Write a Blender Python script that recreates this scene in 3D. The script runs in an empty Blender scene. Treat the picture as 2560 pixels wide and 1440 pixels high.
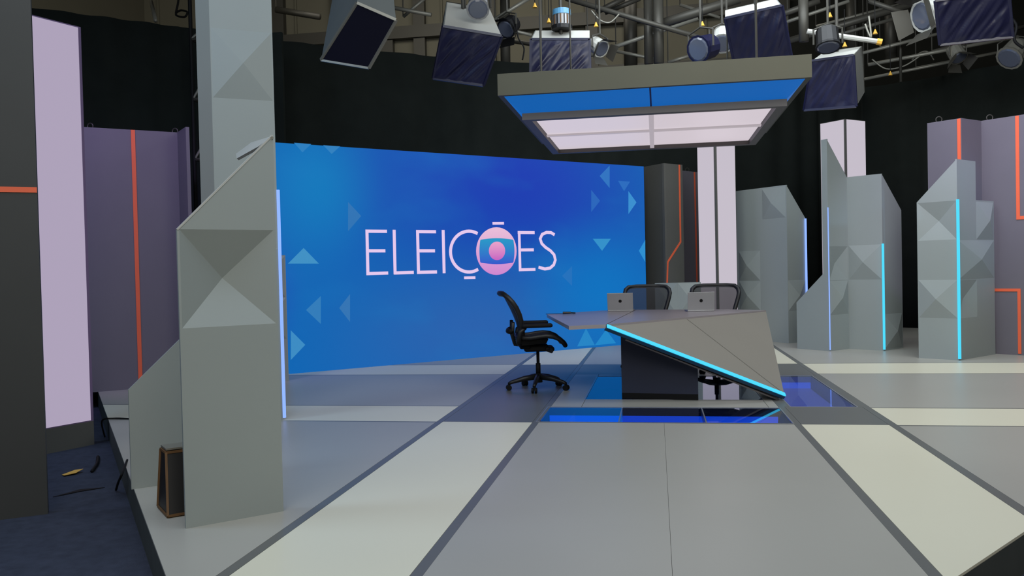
import bpy, math, random
from mathutils import Vector, Matrix, noise
random.seed(7)
S = bpy.context.scene
COL = S.collection

# ------------------------------------------------------------------ camera
W, H, FPX = 2560.0, 1440.0, 2100.0
YAW, PITCH, ROLL, CAMZ = 0.16975, 0.019346, -0.023112, 1.3
FW = Vector((-math.sin(YAW)*math.cos(PITCH), math.cos(YAW)*math.cos(PITCH), -math.sin(PITCH)))
_r = Vector((math.cos(YAW), math.sin(YAW), 0)); _u = _r.cross(FW)
RT = math.cos(ROLL)*_r + math.sin(ROLL)*_u
UP = -math.sin(ROLL)*_r + math.cos(ROLL)*_u
CAM = Vector((0, 0, CAMZ))
cam = bpy.data.cameras.new('camera'); camo = bpy.data.objects.new('camera', cam); COL.objects.link(camo)
cam.sensor_width = 36; cam.lens = FPX/W*36; cam.clip_end = 200; cam.clip_start = 0.05
camo.matrix_world = Matrix(((RT.x, UP.x, -FW.x, CAM.x), (RT.y, UP.y, -FW.y, CAM.y), (RT.z, UP.z, -FW.z, CAM.z), (0, 0, 0, 1)))
S.camera = camo

# ------------------------------------------------------------------ world, exposure, large lamps
S.view_settings.view_transform = 'Standard'; S.view_settings.look = 'None'
S.view_settings.gamma = 1; S.view_settings.use_curve_mapping = False
S.view_settings.exposure = 0.0
wd = bpy.data.worlds.new('world'); S.world = wd; wd.use_nodes = True
wd.node_tree.nodes['Background'].inputs[0].default_value = (0.85, 0.9, 1.0, 1)
wd.node_tree.nodes['Background'].inputs[1].default_value = 0.03

def area(name, loc, target, sx, sy, power, color):
    l = bpy.data.lights.new(name, 'AREA'); l.shape = 'RECTANGLE'; l.size = sx; l.size_y = sy
    l.energy = power; l.color = color
    o = bpy.data.objects.new(name, l); COL.objects.link(o); o.location = loc
    o.rotation_euler = (Vector(target)-Vector(loc)).to_track_quat('-Z', 'Y').to_euler()
    return o
def spot(name, loc, target, power, color, angle=60, blend=0.8, radius=0.15):
    l = bpy.data.lights.new(name, 'SPOT'); l.energy = power; l.color = color
    l.spot_size = math.radians(angle); l.spot_blend = blend; l.shadow_soft_size = radius
    o = bpy.data.objects.new(name, l); COL.objects.link(o); o.location = loc
    o.rotation_euler = (Vector(target)-Vector(loc)).to_track_quat('-Z', 'Y').to_euler()
    return o
area('studio_softlight_front', (0.5, -2.0, 5.0), (0.3, 8.5, 0.6), 7, 3, 300, (1.0, 0.965, 0.86))
area('studio_softlight_mid', (0.2, 3.4, 5.8), (0.2, 6.0, 0), 7, 3.5, 170, (0.70, 0.84, 1.0))
area('studio_softlight_blue', (-6.0, 3.5, 5.2), (-2.8, 6.2, 0.5), 2.5, 2.5, 125, (0.46, 0.68, 1.0))
area('studio_softlight_back', (2.2, 10.3, 6.0), (2.8, 13.4, 0.4), 7, 2.5, 330, (0.86, 0.94, 1.0))
area('right_set_fill', (2.6, 5.2, 5.0), (3.0, 13.2, 1.3), 5, 2, 130, (1.0, 0.97, 0.88))  # unseen fill added to brighten the far right set pieces
spot('blue_wash_spot_right', (7.6, 8.6, 4.6), (4.2, 12.2, 1.9), 260, (0.35, 0.65, 1.0), 24)
area('hall_fill', (-3.0, 18.0, 9.6), (-3.0, 22.0, 6.0), 9, 1.5, 240, (1.0, 0.96, 0.86))  # unseen fill that lifts the olive back wall
area('hall_fill_left', (-11.0, 12.0, 9.6), (-15.0, 20.0, 6.5), 4, 1.5, 160, (1.0, 0.98, 0.88))  # second unseen fill, added to brighten the left of the hall
spot('purple_wash_spot_left', (-5.0, 6.6, 4.9), (-6.0, 9.3, 2.2), 190, (0.62, 0.35, 1.0), 60)
spot('purple_wash_spot_right', (4.0, 9.4, 5.2), (4.5, 12.6, 2.9), 210, (0.66, 0.42, 1.0), 50)

# ------------------------------------------------------------------ helpers: picture point -> place
def ray(x, y): return RT*((x-W/2)/FPX) + UP*((H/2-y)/FPX) + FW
def fl(x, y, z=0.0):
    d = ray(x, y); return CAM + d*((z-CAMZ)/d.z)
def at(x, y, Y):
    d = ray(x, y); return CAM + d*(Y/d.y)
def proj(P):
    q = Vector(P)-CAM; k = q.dot(FW); return (W/2+FPX*q.dot(RT)/k, H/2-FPX*q.dot(UP)/k)
def V(*a): return Vector(a)

def lin(c):
    return tuple(((x/255)/12.92 if x/255 <= .04045 else ((x/255+.055)/1.055)**2.4) for x in c)
MATS = {}
def mat(name, rgb, rough=.55, spec=.4, metal=0, var=.06, nscale=3.0, bump=0, bscale=60, emit=None, estr=0, coat=0, alpha=1):
    if name in MATS: return MATS[name]
    m = bpy.data.materials.new(name); m.use_nodes = True; nt = m.node_tree; N = nt.nodes; L = nt.links
    b = N['Principled BSDF']; c = lin(rgb)
    b.inputs['Roughness'].default_value = rough; b.inputs['Specular IOR Level'].default_value = spec
    b.inputs['Metallic'].default_value = metal; b.inputs['Coat Weight'].default_value = coat
    tc = N.new('ShaderNodeTexCoord')
    nz = N.new('ShaderNodeTexNoise'); nz.inputs['Scale'].default_value = nscale; nz.inputs['Detail'].default_value = 5
    L.new(tc.outputs['Object'], nz.inputs['Vector'])
    mx = N.new('ShaderNodeMix'); mx.data_type = 'RGBA'
    mx.inputs[6].default_value = (*[v*(1-var) for v in c], 1); mx.inputs[7].default_value = (*[min(1, v*(1+var)) for v in c], 1)
    L.new(nz.outputs['Fac'], mx.inputs[0]); L.new(mx.outputs[2], b.inputs['Base Color'])
    if bump:
        n2 = N.new('ShaderNodeTexNoise'); n2.inputs['Scale'].default_value = bscale; n2.inputs['Detail'].default_value = 4
        L.new(tc.outputs['Object'], n2.inputs['Vector'])
        bp = N.new('ShaderNodeBump'); bp.inputs['Strength'].default_value = bump; bp.inputs['Distance'].default_value = .01
        L.new(n2.outputs['Fac'], bp.inputs['Height']); L.new(bp.outputs['Normal'], b.inputs['Normal'])
    if emit:
        b.inputs['Emission Color'].default_value = (*lin(emit), 1); b.inputs['Emission Strength'].default_value = estr
    if alpha < 1: b.inputs['Alpha'].default_value = alpha
    MATS[name] = m; return m
def emat(name, rgb, s=1.0):
    if name in MATS: return MATS[name]
    m = bpy.data.materials.new(name); m.use_nodes = True; nt = m.node_tree
    b = nt.nodes['Principled BSDF']; b.inputs['Base Color'].default_value = (.02, .02, .02, 1); b.inputs['Roughness'].default_value = .4
    b.inputs['Specular IOR Level'].default_value = .2
    b.inputs['Emission Color'].default_value = (*lin(rgb), 1); b.inputs['Emission Strength'].default_value = s
    MATS[name] = m; return m

# ------------------------------------------------------------------ helpers: meshes
ORG = {}
class MB:
    def __init__(s): s.v = []; s.f = []
    def add(s, vs, fs):
        o = len(s.v); s.v += [Vector(p) for p in vs]; s.f += [tuple(i+o for i in f) for f in fs]; return s
    def quad(s, a, b, c, d): return s.add([a, b, c, d], [(0, 1, 2, 3)])
    def hexa(s, q0, q1):
        return s.add(list(q0)+list(q1), [(3, 2, 1, 0), (4, 5, 6, 7), (0, 1, 5, 4), (1, 2, 6, 5), (2, 3, 7, 6), (3, 0, 4, 7)])
    def box(s, c, d, M=None):
        c = Vector(c); x, y, z = d[0]/2, d[1]/2, d[2]/2
        p = [V(-x, -y, -z), V(x, -y, -z), V(x, y, -z), V(-x, y, -z), V(-x, -y, z), V(x, -y, z), V(x, y, z), V(-x, y, z)]
        if M: p = [M @ q for q in p]
        p = [c+q for q in p]
        return s.hexa(p[:4], p[4:])
    def bar(s, a, b, w, h, up=V(0, 0, 1)):
        a = Vector(a); b = Vector(b); d = (b-a).normalized(); x = d.cross(up)
        if x.length < 1e-4: x = d.cross(V(1, 0, 0))
        x.normalize(); y = x.cross(d).normalized(); x = x*w/2; y = y*h/2
        return s.hexa([a-x-y, a+x-y, a+x+y, a-x+y], [b-x-y, b+x-y, b+x+y, b-x+y])
    def prism(s, poly, e):
        n = len(poly); poly = [Vector(p) for p in poly]; e = Vector(e)
        return s.add(poly+[p+e for p in poly], [tuple(range(n)), tuple(range(2*n-1, n-1, -1))]+[(i, i+n, (i+1) % n+n, (i+1) % n) for i in range(n)])
    def tube(s, pts, r, n=8):
        pts = [Vector(p) for p in pts]; rr = r if isinstance(r, (list, tuple)) else [r]*len(pts)
        rings = []; prev = None
        for i, p in enumerate(pts):
            d = ((pts[min(i+1, len(pts)-1)]-pts[max(i-1, 0)])).normalized()
            if prev is None:
                x = d.cross(V(0, 0, 1))
                if x.length < 1e-3: x = d.cross(V(1, 0, 0))
            else: x = prev - d*prev.dot(d)
            x.normalize(); prev = x; y = d.cross(x)
            rings.append([p+(x*math.cos(2*math.pi*k/n)+y*math.sin(2*math.pi*k/n))*rr[i] for k in range(n)])
        vs = [q for R in rings for q in R]; fs = []
        for i in range(len(pts)-1):
            for k in range(n): fs.append((i*n+k, i*n+(k+1) % n, (i+1)*n+(k+1) % n, (i+1)*n+k))
        fs.append(tuple(range(n-1, -1, -1))); fs.append(tuple(range((len(pts)-1)*n, len(pts)*n)))
        return s.add(vs, fs)
    def build(s, name, m, parent=None, smooth=False, bevel=0):
        me = bpy.data.meshes.new(name)
        if parent is not None: org = ORG[parent]
        else:
            xs = [p.x for p in s.v]; ys = [p.y for p in s.v]; zs = [p.z for p in s.v]
            org = V((min(xs)+max(xs))/2, (min(ys)+max(ys))/2, min(zs))
        me.from_pydata([tuple(p-org) for p in s.v], [], s.f)
        import bmesh
        bm = bmesh.new(); bm.from_mesh(me); bmesh.ops.recalc_face_normals(bm, faces=bm.faces)
        if bevel: bmesh.ops.bevel(bm, geom=bm.edges[:], offset=bevel, segments=2, affect='EDGES', profile=.5)
        bm.to_mesh(me); bm.free()
        me.materials.append(m)
        if smooth:
            for p in me.polygons: p.use_smooth = True
        o = bpy.data.objects.new(name, me); COL.objects.link(o)
        if parent is not None: o.parent = parent; ORG[o] = ORG[parent]
        else: o.location = org; ORG[o] = org.copy()
        return o
def tag(o, label=None, cat=None, group=None, kind=None):
    if label: o['label'] = label
    if cat: o['category'] = cat
    if group: o['group'] = group
    if kind: o['kind'] = kind
    return o
def thing(name, label, cat, loc=(0, 0, 0), group=None, kind=None):
    o = bpy.data.objects.new(name, None); COL.objects.link(o); o.location = loc; o.empty_display_size = .1
    ORG[o] = Vector(loc); return tag(o, label, cat, group, kind)
def copy_tree(o, parent=None):
    c = o.copy(); COL.objects.link(c); c.parent = parent
    for ch in list(o.children): copy_tree(ch, c)
    return c

def clip(poly, axis, val, keep_less):
    out = []; n = len(poly)
    for i in range(n):
        a, b = poly[i], poly[(i+1) % n]
        ia = (a[axis] <= val) == keep_less or abs(a[axis]-val) < 1e-9
        ib = (b[axis] <= val) == keep_less or abs(b[axis]-val) < 1e-9
        if ia: out.append(a)
        if ia != ib:
            t = (val-a[axis])/(b[axis]-a[axis]); out.append((a[0]+(b[0]-a[0])*t, a[1]+(b[1]-a[1])*t))
    return out
class Frame:
    """upright plane through two ground points; u runs along it, z up, n faces the camera side"""
    def __init__(s, Pa, Pb):
        s.a = V(Pa[0], Pa[1], 0); d = V(Pb[0]-Pa[0], Pb[1]-Pa[1], 0); s.len = d.length; s.d = d.normalized()
        s.n = V(s.d.y, -s.d.x, 0)
        if s.n.dot(CAM-s.a) < 0: s.n = -s.n
    def p(s, u, z, o=0): return s.a+s.d*u+V(0, 0, z)+s.n*o
    def uz(s, x, y):
        d = ray(x, y); t = (s.a-CAM).dot(s.n)/d.dot(s.n); P = CAM+d*t; return ((P-s.a).dot(s.d), P.z)
def panel(F, outline, T, m, parent, name='panel', pyr=(), pm=None, marg=.0, pname='pyramid_facet'):
    """slab with a polygon outline; pyr = (u0,u1,z0,z1,depth) raised or sunken pyramids cut into the face"""
    mb = MB(); n = len(outline)
    pieces = []; rest = list(outline)
    for (u0, u1, z0, z1, d) in sorted(pyr, key=lambda q: q[2]):
        low = clip(rest, 1, z0, True)
        if len(low) > 2: pieces.append(low)
        rest = clip(rest, 1, z0, False)
        mid = clip(rest, 1, z1, True); rest = clip(rest, 1, z1, False)
        l = clip(mid, 0, u0, True); r = clip(mid, 0, u1, False)
        for q in (l, r):
            if len(q) > 2 and max(a[0] for a in q)-min(a[0] for a in q) > .002: pieces.append(q)
    if len(rest) > 2 and max(a[1] for a in rest)-min(a[1] for a in rest) > .002: pieces.append(rest)
    for q in pieces: mb.add([F.p(u, z) for u, z in q], [tuple(range(len(q)))])
    for q in pieces: mb.add([F.p(u, z, -T) for u, z in q], [tuple(range(len(q)-1, -1, -1))])
    for i in range(n):
        a, b = outline[i], outline[(i+1) % n]
        mb.quad(F.p(*a), F.p(*b), F.p(*b, -T), F.p(*a, -T))
    o = mb.build(name, m, parent)
    for (u0, u1, z0, z1, d) in pyr:
        q = MB(); c = F.p((u0+u1)/2, (z0+z1)/2, d)
        P = [F.p(u0, z0), F.p(u1, z0), F.p(u1, z1), F.p(u0, z1)]
        q.add(P+[c], [(0, 1, 4), (1, 2, 4), (2, 3, 4), (3, 0, 4)])
        q.build(pname, pm or m, o if parent is not None and parent.parent is None else parent)
    return o
def strip(F, pts, w, m, parent, name, o0=.0, o1=.012):
    """flat bent strip lying on an upright plane, pts in (u,z)"""
    mb = MB(); n = len(pts); L = []; R = []
    for i in range(n):
        p = Vector(pts[i]); a = Vector(pts[max(i-1, 0)]); b = Vector(pts[min(i+1, n-1)])
        d1 = (p-a).normalized() if i > 0 else (b-p).normalized(); d2 = (b-p).normalized() if i < n-1 else d1
        n1 = Vector((-d1.y, d1.x)); n2 = Vector((-d2.y, d2.x)); m_ = (n1+n2).normalized(); k = w/2/max(.3, m_.dot(n1))
        L.append(p+m_*k); R.append(p-m_*k)
    for i in range(n-1):
        q = [L[i], R[i], R[i+1], L[i+1]]
        mb.hexa([F.p(x.x, x.y, o0) for x in q], [F.p(x.x, x.y, o1) for x in q])
    return mb.build(name, m, parent)

# ------------------------------------------------------------------ materials
M_set = mat('painted_set_grey', (149, 156, 154), .5, .35, var=.04, nscale=1.5, bump=.03)
M_tall = mat('painted_set_warm_grey', (150, 150, 140), .5, .35, var=.04, nscale=1.5, bump=.03)
M_dark = mat('painted_charcoal', (92, 92, 88), .6, .3, bump=.03)
M_purp = mat('purple_lit_grey', (110, 106, 114), .6, .3, var=.05)  # grey panels; some of the purple light is tinted into the colour
M_blk = mat('painted_black', (44, 46, 45), .6, .25)
M_olive = mat('painted_olive_grey', (84, 83, 70), .6, .3)
M_orange = mat('orange_strip', (240, 108, 72), .5, .3)
M_cyan = emat('cyan_led', (70, 214, 252), 1.08)
M_ice = emat('ice_blue_led', (135, 170, 255), 1.2)
M_white_lit = emat('white_lit_diffuser', (196, 188, 200), 1.0)
M_lilac_lit = emat('lilac_lit_diffuser', (172, 160, 184), 1.0)
M_canopy_lit = emat('canopy_lit_diffuser', (205, 194, 202), 1.0)
M_canopy_blue = emat('canopy_blue_lit', (8, 92, 172), 1.0)
M_floorw = mat('floor_white', (226, 221, 198), .38, .45, var=.03, nscale=.8)
M_floorg = mat('floor_grey', (170, 167, 158), .36, .45, var=.07, nscale=.7)
M_floord = mat('floor_dark_grey', (104, 104, 101), .36, .45, var=.05, nscale=.8)
M_curt = mat('black_drape', (36, 40, 38), .95, .05, var=.2, bump=.15, bscale=150)
M_carpet = mat('navy_carpet', (66, 70, 84), .95, .05, var=.35, nscale=14, bump=.7, bscale=220)
M_hall = mat('hall_wall_olive', (108, 105, 92), .85, .1, var=.12, nscale=.6)
M_hall_dk = mat('hall_wall_dark', (40, 40, 36), .9, .1, var=.15)
M_steel = mat('dark_steel', (70, 68, 62), .5, .4, metal=.3)
M_steel_l = mat('grey_steel', (140, 138, 128), .45, .5, metal=.4)
M_black = mat('black_plastic', (26, 26, 28), .45, .4)
M_rub = mat('black_rubber', (16, 16, 17), .7, .2)
M_navy = mat('desk_base_navy', (40, 45, 66), .5, .35)
M_desk = mat('desk_laminate_grey', (140, 136, 127), .42, .4, var=.04, nscale=2)
M_desktop = mat('desk_top_grey', (150, 143, 145), .3, .5, var=.05, nscale=2)
M_alu = mat('aluminium', (160, 160, 162), .35, .5, metal=.5, var=.02)
M_wood = mat('plywood_edge', (104, 76, 48), .6, .3, var=.2, nscale=25)
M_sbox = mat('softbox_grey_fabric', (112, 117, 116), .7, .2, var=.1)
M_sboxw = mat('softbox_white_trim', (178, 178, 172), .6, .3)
M_foil = mat('navy_plastic_wrap', (26, 27, 56), .36, .5, var=.25, nscale=8)
M_yel = mat('yellow_tag', (220, 170, 70), .6, .3)

def mesh_fabric():
    m = bpy.data.materials.new('chair_mesh_fabric'); m.use_nodes = True; nt = m.node_tree; N = nt.nodes; L = nt.links
    b = N['Principled BSDF']; b.inputs['Base Color'].default_value = (.02, .02, .022, 1); b.inputs['Roughness'].default_value = .7
    t = N.new('ShaderNodeBsdfTransparent'); mx = N.new('ShaderNodeMixShader'); mx.inputs[0].default_value = .62
    L.new(t.outputs[0], mx.inputs[1]); L.new(b.outputs[0], mx.inputs[2]); L.new(mx.outputs[0], N['Material Output'].inputs[0])
    return m
M_mesh = mesh_fabric()
def floor_glass():
    m = bpy.data.materials.new('blue_floor_glass'); m.use_nodes = True; nt = m.node_tree; N = nt.nodes; L = nt.links
    N.remove(N['Principled BSDF'])
    t = N.new('ShaderNodeBsdfTransparent'); t.inputs[0].default_value = (.78, .84, 1, 1)
    g = N.new('ShaderNodeBsdfGlossy'); g.inputs['Roughness'].default_value = .015; g.inputs['Color'].default_value = (.8, .86, 1, 1)
    fr = N.new('ShaderNodeFresnel'); fr.inputs[0].default_value = 1.95
    mx = N.new('ShaderNodeMixShader'); gm = N.new('ShaderNodeNewGeometry'); ml = N.new('ShaderNodeMath'); ml.operation = 'MULTIPLY_ADD'; ml.inputs[1].default_value = -1; ml.inputs[2].default_value = 1; L.new(gm.outputs['Backfacing'], ml.inputs[0]); m2 = N.new('ShaderNodeMath'); m2.operation = 'MULTIPLY'; L.new(ml.outputs[0], m2.inputs[0]); L.new(fr.outputs[0], m2.inputs[1]); L.new(m2.outputs[0], mx.inputs[0]); L.new(t.outputs[0], mx.inputs[1]); L.new(g.outputs[0], mx.inputs[2])
    L.new(mx.outputs[0], N['Material Output'].inputs[0]); return m
M_glass = floor_glass()

# ------------------------------------------------------------------ the hall
def struct(o): o['kind'] = 'structure'; return o
ZF = -0.2
hall = MB().box((0, 8, ZF-.05), (40, 36, .1)); struct(hall.build('floor_hall', M_carpet))
wb = struct(MB().box((-6, 24.1, 5.4), (19.4, .2, 11.2)).build('wall_back', M_hall))
wbr = struct(MB().box((11.7, 24.1, 5.4), (16, .2, 11.2)).build('wall_back_right', M_hall_dk))
struct(MB().box((-15.6, 8, 5.4), (.2, 34, 11.2)).build('wall_left', M_hall))
struct(MB().box((19.6, 8, 5.4), (.2, 34, 11.2)).build('wall_right', M_hall_dk))
struct(MB().box((2, -9.6, 5.4), (36, .2, 11.2)).build('wall_front', M_hall_dk))
struct(MB().box((2, 8, 11.05), (36, 36, .1)).build('ceiling', M_hall_dk))
for i, px in enumerate((700, 845, 970, 1050, 1225, 1575, 1480)):
    p = at(px, 100, 23.9); MB().box((p.x, 23.9, 5.4), (.34, .2, 11)).build('wall_column', M_steel, wb)
for zz, hh in ((8.35, .35), (6.9, .22)):
    MB().box((-6, 23.85, zz), (19.4, .25, hh)).build('wall_beam', M_steel, wb)
for k in range(13):
    MB().box((-15+k*1.5, 23.97, 5.4), (.05, .06, 11)).build('wall_rib', M_hall, wb)

# black cyclorama drape
CP = [(-12.5, 6.2), (-8.17, 10.16), (-6.78, 11.42), (-5.83, 12.37), (-3.71, 13.93), (-2.66, 14.55), (0.9, 16.8), (3.4, 18.35), (4.42, 18.75), (5.4, 18.25), (6.8, 17.0), (12.5, 11.9)]
def drape(pts, z0, z1, name, label, amp=.03):
    pl = []
    for i in range(len(pts)-1):
        a = Vector(pts[i]); b = Vector(pts[i+1]); L = (b-a).length; k = max(2, int(L/.06)); nn = Vector((b-a)).normalized(); nn = Vector((-nn.y, nn.x))
        for j in range(k):
            t = j/k; s = (i*13.7+t*L); pl.append(a.lerp(b, t)+nn*amp*(math.sin(s*9+2*math.sin(s*1.7))))
    pl.append(Vector(pts[-1])); n = len(pl)
    mb = MB(); vs = [V(p.x, p.y, z0) for p in pl]+[V(p.x, p.y, z1) for p in pl]
    mb.add(vs, [(i, i+1, n+i+1, n+i) for i in range(n-1)])
    o = mb.build(name, M_curt, smooth=True)
    sm = o.modifiers.new('solid', 'SOLIDIFY'); sm.thickness = .01
    tag(o, label, 'curtain'); return o
drape(CP, ZF+.01, 5.0, 'studio_drape', 'tall black cyclorama curtain running behind the whole set')

# ------------------------------------------------------------------ stage floor
STG = [(-7.25, 9.86), (-6.5, 8.88), (-2.144, 3.349), (-.59, 1.43), (1.207, 3.706), (8.6, 13.07), (6.3, 16.9), (4.3, 18.3), (-2.4, 14.3), (-3.4, 13.55), (-6.6, 11.0)]
def clip_convex(poly, cl):
    # clip polygon against (almost convex) counter-clockwise stage outline
    out = list(poly); n = len(cl)
    for i in range(n):
        a = cl[i]; b = cl[(i+1) % n]; ins = out; out = []
        side = lambda p: (b[0]-a[0])*(p[1]-a[1])-(b[1]-a[1])*(p[0]-a[0])
        for j in range(len(ins)):
            p, q = ins[j], ins[(j+1) % len(ins)]; sp, sq = side(p), side(q)
            if sp >= 0: out.append(p)
            if sp*sq < 0: t = sp/(sp-sq); out.append((p[0]+(q[0]-p[0])*t, p[1]+(q[1]-p[1])*t))
        if not out: return []
    return out
HULL = [(-7.25, 9.86), (-2.144, 3.349), (-.59, 1.43), (1.207, 3.706), (8.6, 13.07), (6.3, 16.9), (4.3, 18.3), (-3.4, 13.55), (-6.6, 11.0)]
GL = [(-1.035, 1.085, 7.165, 7.945), (1.2, 1.775, 8.02, 10.28), (-.72, 1.0, 8.42, 10.25)]  # glass openings
stage = MB()
# platform skirt and deck with openings for the glass pits: deck built from the panels, skirt as a wall
sk = [(x, y) for x, y in HULL]
mb = MB(); n = len(sk)
for i in range(n):
    a = V(*sk[i], 0); b = V(*sk[(i+1) % n], 0)
    mb.hexa([a+V(0, 0, ZF), b+V(0, 0, ZF), b+V(0, 0, -.012), a+V(0, 0, -.012)], [(a*.985+V(.02, .15, 0))+V(0, 0, ZF), (b*.985+V(.02, .15, 0))+V(0, 0, ZF), (b*.985+V(.02, .15, 0))+V(0, 0, -.012), (a*.985+V(.02, .15, 0))+V(0, 0, -.012)])
mb.add([V(x, y, -.17) for x, y in sk], [tuple(range(n))])
floor = struct(mb.build('floor_stage', mat('platform_side', (74, 78, 76), .7, .2, var=.2, nscale=6)))
ORGF = floor
def fpanel(x0, x1, y0, y1, m, gap=.0025):
    q = clip_convex([(x0+gap, y0+gap), (x1-gap, y0+gap), (x1-gap, y1-gap), (x0+gap, y1-gap)], HULL)
    if len(q) < 3: return
    MB().prism([V(x, y, 0) for x, y in q], (0, 0, -.014)).build('floor_panel', m, floor)
xs = [-9, -1.92, -1.865, -1.07, -1.015, 1.09, 1.145, 1.825, 1.885, 9]
Y0, Y1, Y2, Y3 = 7.13, 7.965, 10.44, 11.55
g_ = .0
for (a, b) in ((-1.92, -1.865), (-1.07, -1.015), (1.09, 1.145), (1.825, 1.885)):
    for (c, d) in ((0, Y0), (Y0, Y3), (Y3, 19)): fpanel(a, b, c, d, M_floord, 0)
for (a, b, front) in ((-9, -1.92, M_floorg), (1.885, 9, M_floorg)):
    fpanel(a, b, 0, Y0-.03, front); fpanel(a, b, Y0-.03, Y0, M_floord, 0)
    fpanel(a, b, Y0, Y1, M_floorw); fpanel(a, b, Y1, Y1+.025, M_floord, 0)
    fpanel(a, b, Y1+.025, Y2, M_floorg); fpanel(a, b, Y2, Y2+.03, M_floord, 0)
    fpanel(a, b, Y2+.03, Y3, M_floorw); fpanel(a, b, Y3, Y3+.03, M_floord, 0); fpanel(a, b, Y3+.03, 19, M_floorg)
for (a, b) in ((-1.865, -1.07), (1.145, 1.825)):
    fpanel(a, b, 0, Y0, M_floorw); fpanel(a, b, Y3, 19, M_floorw)
fpanel(-1.865, -1.07, Y0, Y3, M_floord)
fpanel(-1.015, .045, 0, Y0, M_floorg, .0008); fpanel(.045, 1.09, 0, Y0, M_floorg, .0008); fpanel(-1.015, 1.09, Y3, 19, M_floorg)
# ring on the right with glass
fpanel(1.145, 1.825, Y0, 8.02, M_floord); fpanel(1.145, 1.2, 8.02, 10.28, M_floord, 0); fpanel(1.775, 1.825, 8.02, 10.28, M_floord, 0); fpanel(1.145, 1.825, 10.28, Y3, M_floord)
# middle
fpanel(-1.015, 1.09, Y2, Y3, M_floord)
fpanel(-1.015, -.72, Y1, Y2, M_floorg); fpanel(1.0, 1.09, Y1, Y2, M_floorg); fpanel(-.72, 1.0, Y1, 8.42, M_floorg); fpanel(-.72, 1.0, 10.25, Y2, M_floorg)
M_pit = mat('pit_blue_lining', (60, 80, 170), .5, .3)
M_pitd = mat('pit_dark_lining', (22, 26, 44), .6, .3)
M_pitled = emat('pit_blue_led', (40, 80, 255), 3)
M_pitpan = emat('pit_lit_wall_blue', (6, 72, 205), 1.35)
M_trim = mat('pit_steel_trim', (170, 172, 178), .3, .6, metal=.6)
for gi, (x0, x1, y0, y1) in enumerate(GL):
    lab = ['long blue glass floor pane in front of the desk', 'blue glass floor pane at the right side of the desk', 'blue glass floor pane under the desk'][gi]
    t = thing('floor_glass', lab, 'glass floor', (x0, y0, -.165))
    p = MB(); d = .15
    p.box(((x0+x1)/2, (y0+y1)/2, -.16), (x1-x0, y1-y0, .01))
    p.box((x0-.004, (y0+y1)/2, -.085), (.008, y1-y0, .14)); p.box((x1+.004, (y0+y1)/2, -.085), (.008, y1-y0, .14))
    p.box(((x0+x1)/2, y0-.004, -.085), (x1-x0, .008, .14)); p.box(((x0+x1)/2, y1+.004, -.085), (x1-x0, .008, .14))
    p.build('pit_lining', [M_pitd, M_pit, M_pitd][gi], t)
    if gi == 1: MB().box(((x0+x1)/2, (y0+y1)/2, -.15), (x1-x0-.04, y1-y0-.04, .008)).build('pit_floor_glow', emat('blue_floor_glow', (60, 70, 165), .9), t)  # glowing sheet added for the blue haze under this pane
    if gi < 2: MB().box(((x0+x1)/2, y1-.006, -.115), (x1-x0-.02, .006, .07)).build('lit_wall_strip', M_pitpan, t)  # glowing strip stands in for the LED-lit lower far wall
    k = {0: [x0, x0+.70, x0+1.43, x1], 1: [x0, x1], 2: [x0, .15, x1]}[gi]
    for a, b in zip(k, k[1:]):
        MB().box(((a+b)/2, (y0+y1)/2, -.006), (b-a-.006, y1-y0, .01)).build('glass_pane', M_glass, t)
    for a in k[1:-1]: MB().box((a, (y0+y1)/2, -.04), (.014, y1-y0, .075)).build('glazing_bar', M_trim, t)
    for (c, s) in ((((x0+x1)/2, y0-.006, -.002), (x1-x0+.02, .012, .008)), (((x0+x1)/2, y1+.006, -.002), (x1-x0+.02, .012, .008)), ((x0-.006, (y0+y1)/2, -.002), (.012, y1-y0, .008)), ((x1+.006, (y0+y1)/2, -.002), (.012, y1-y0, .008))):
        MB().box(c, s).build('edge_trim', M_trim, t)

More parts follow.
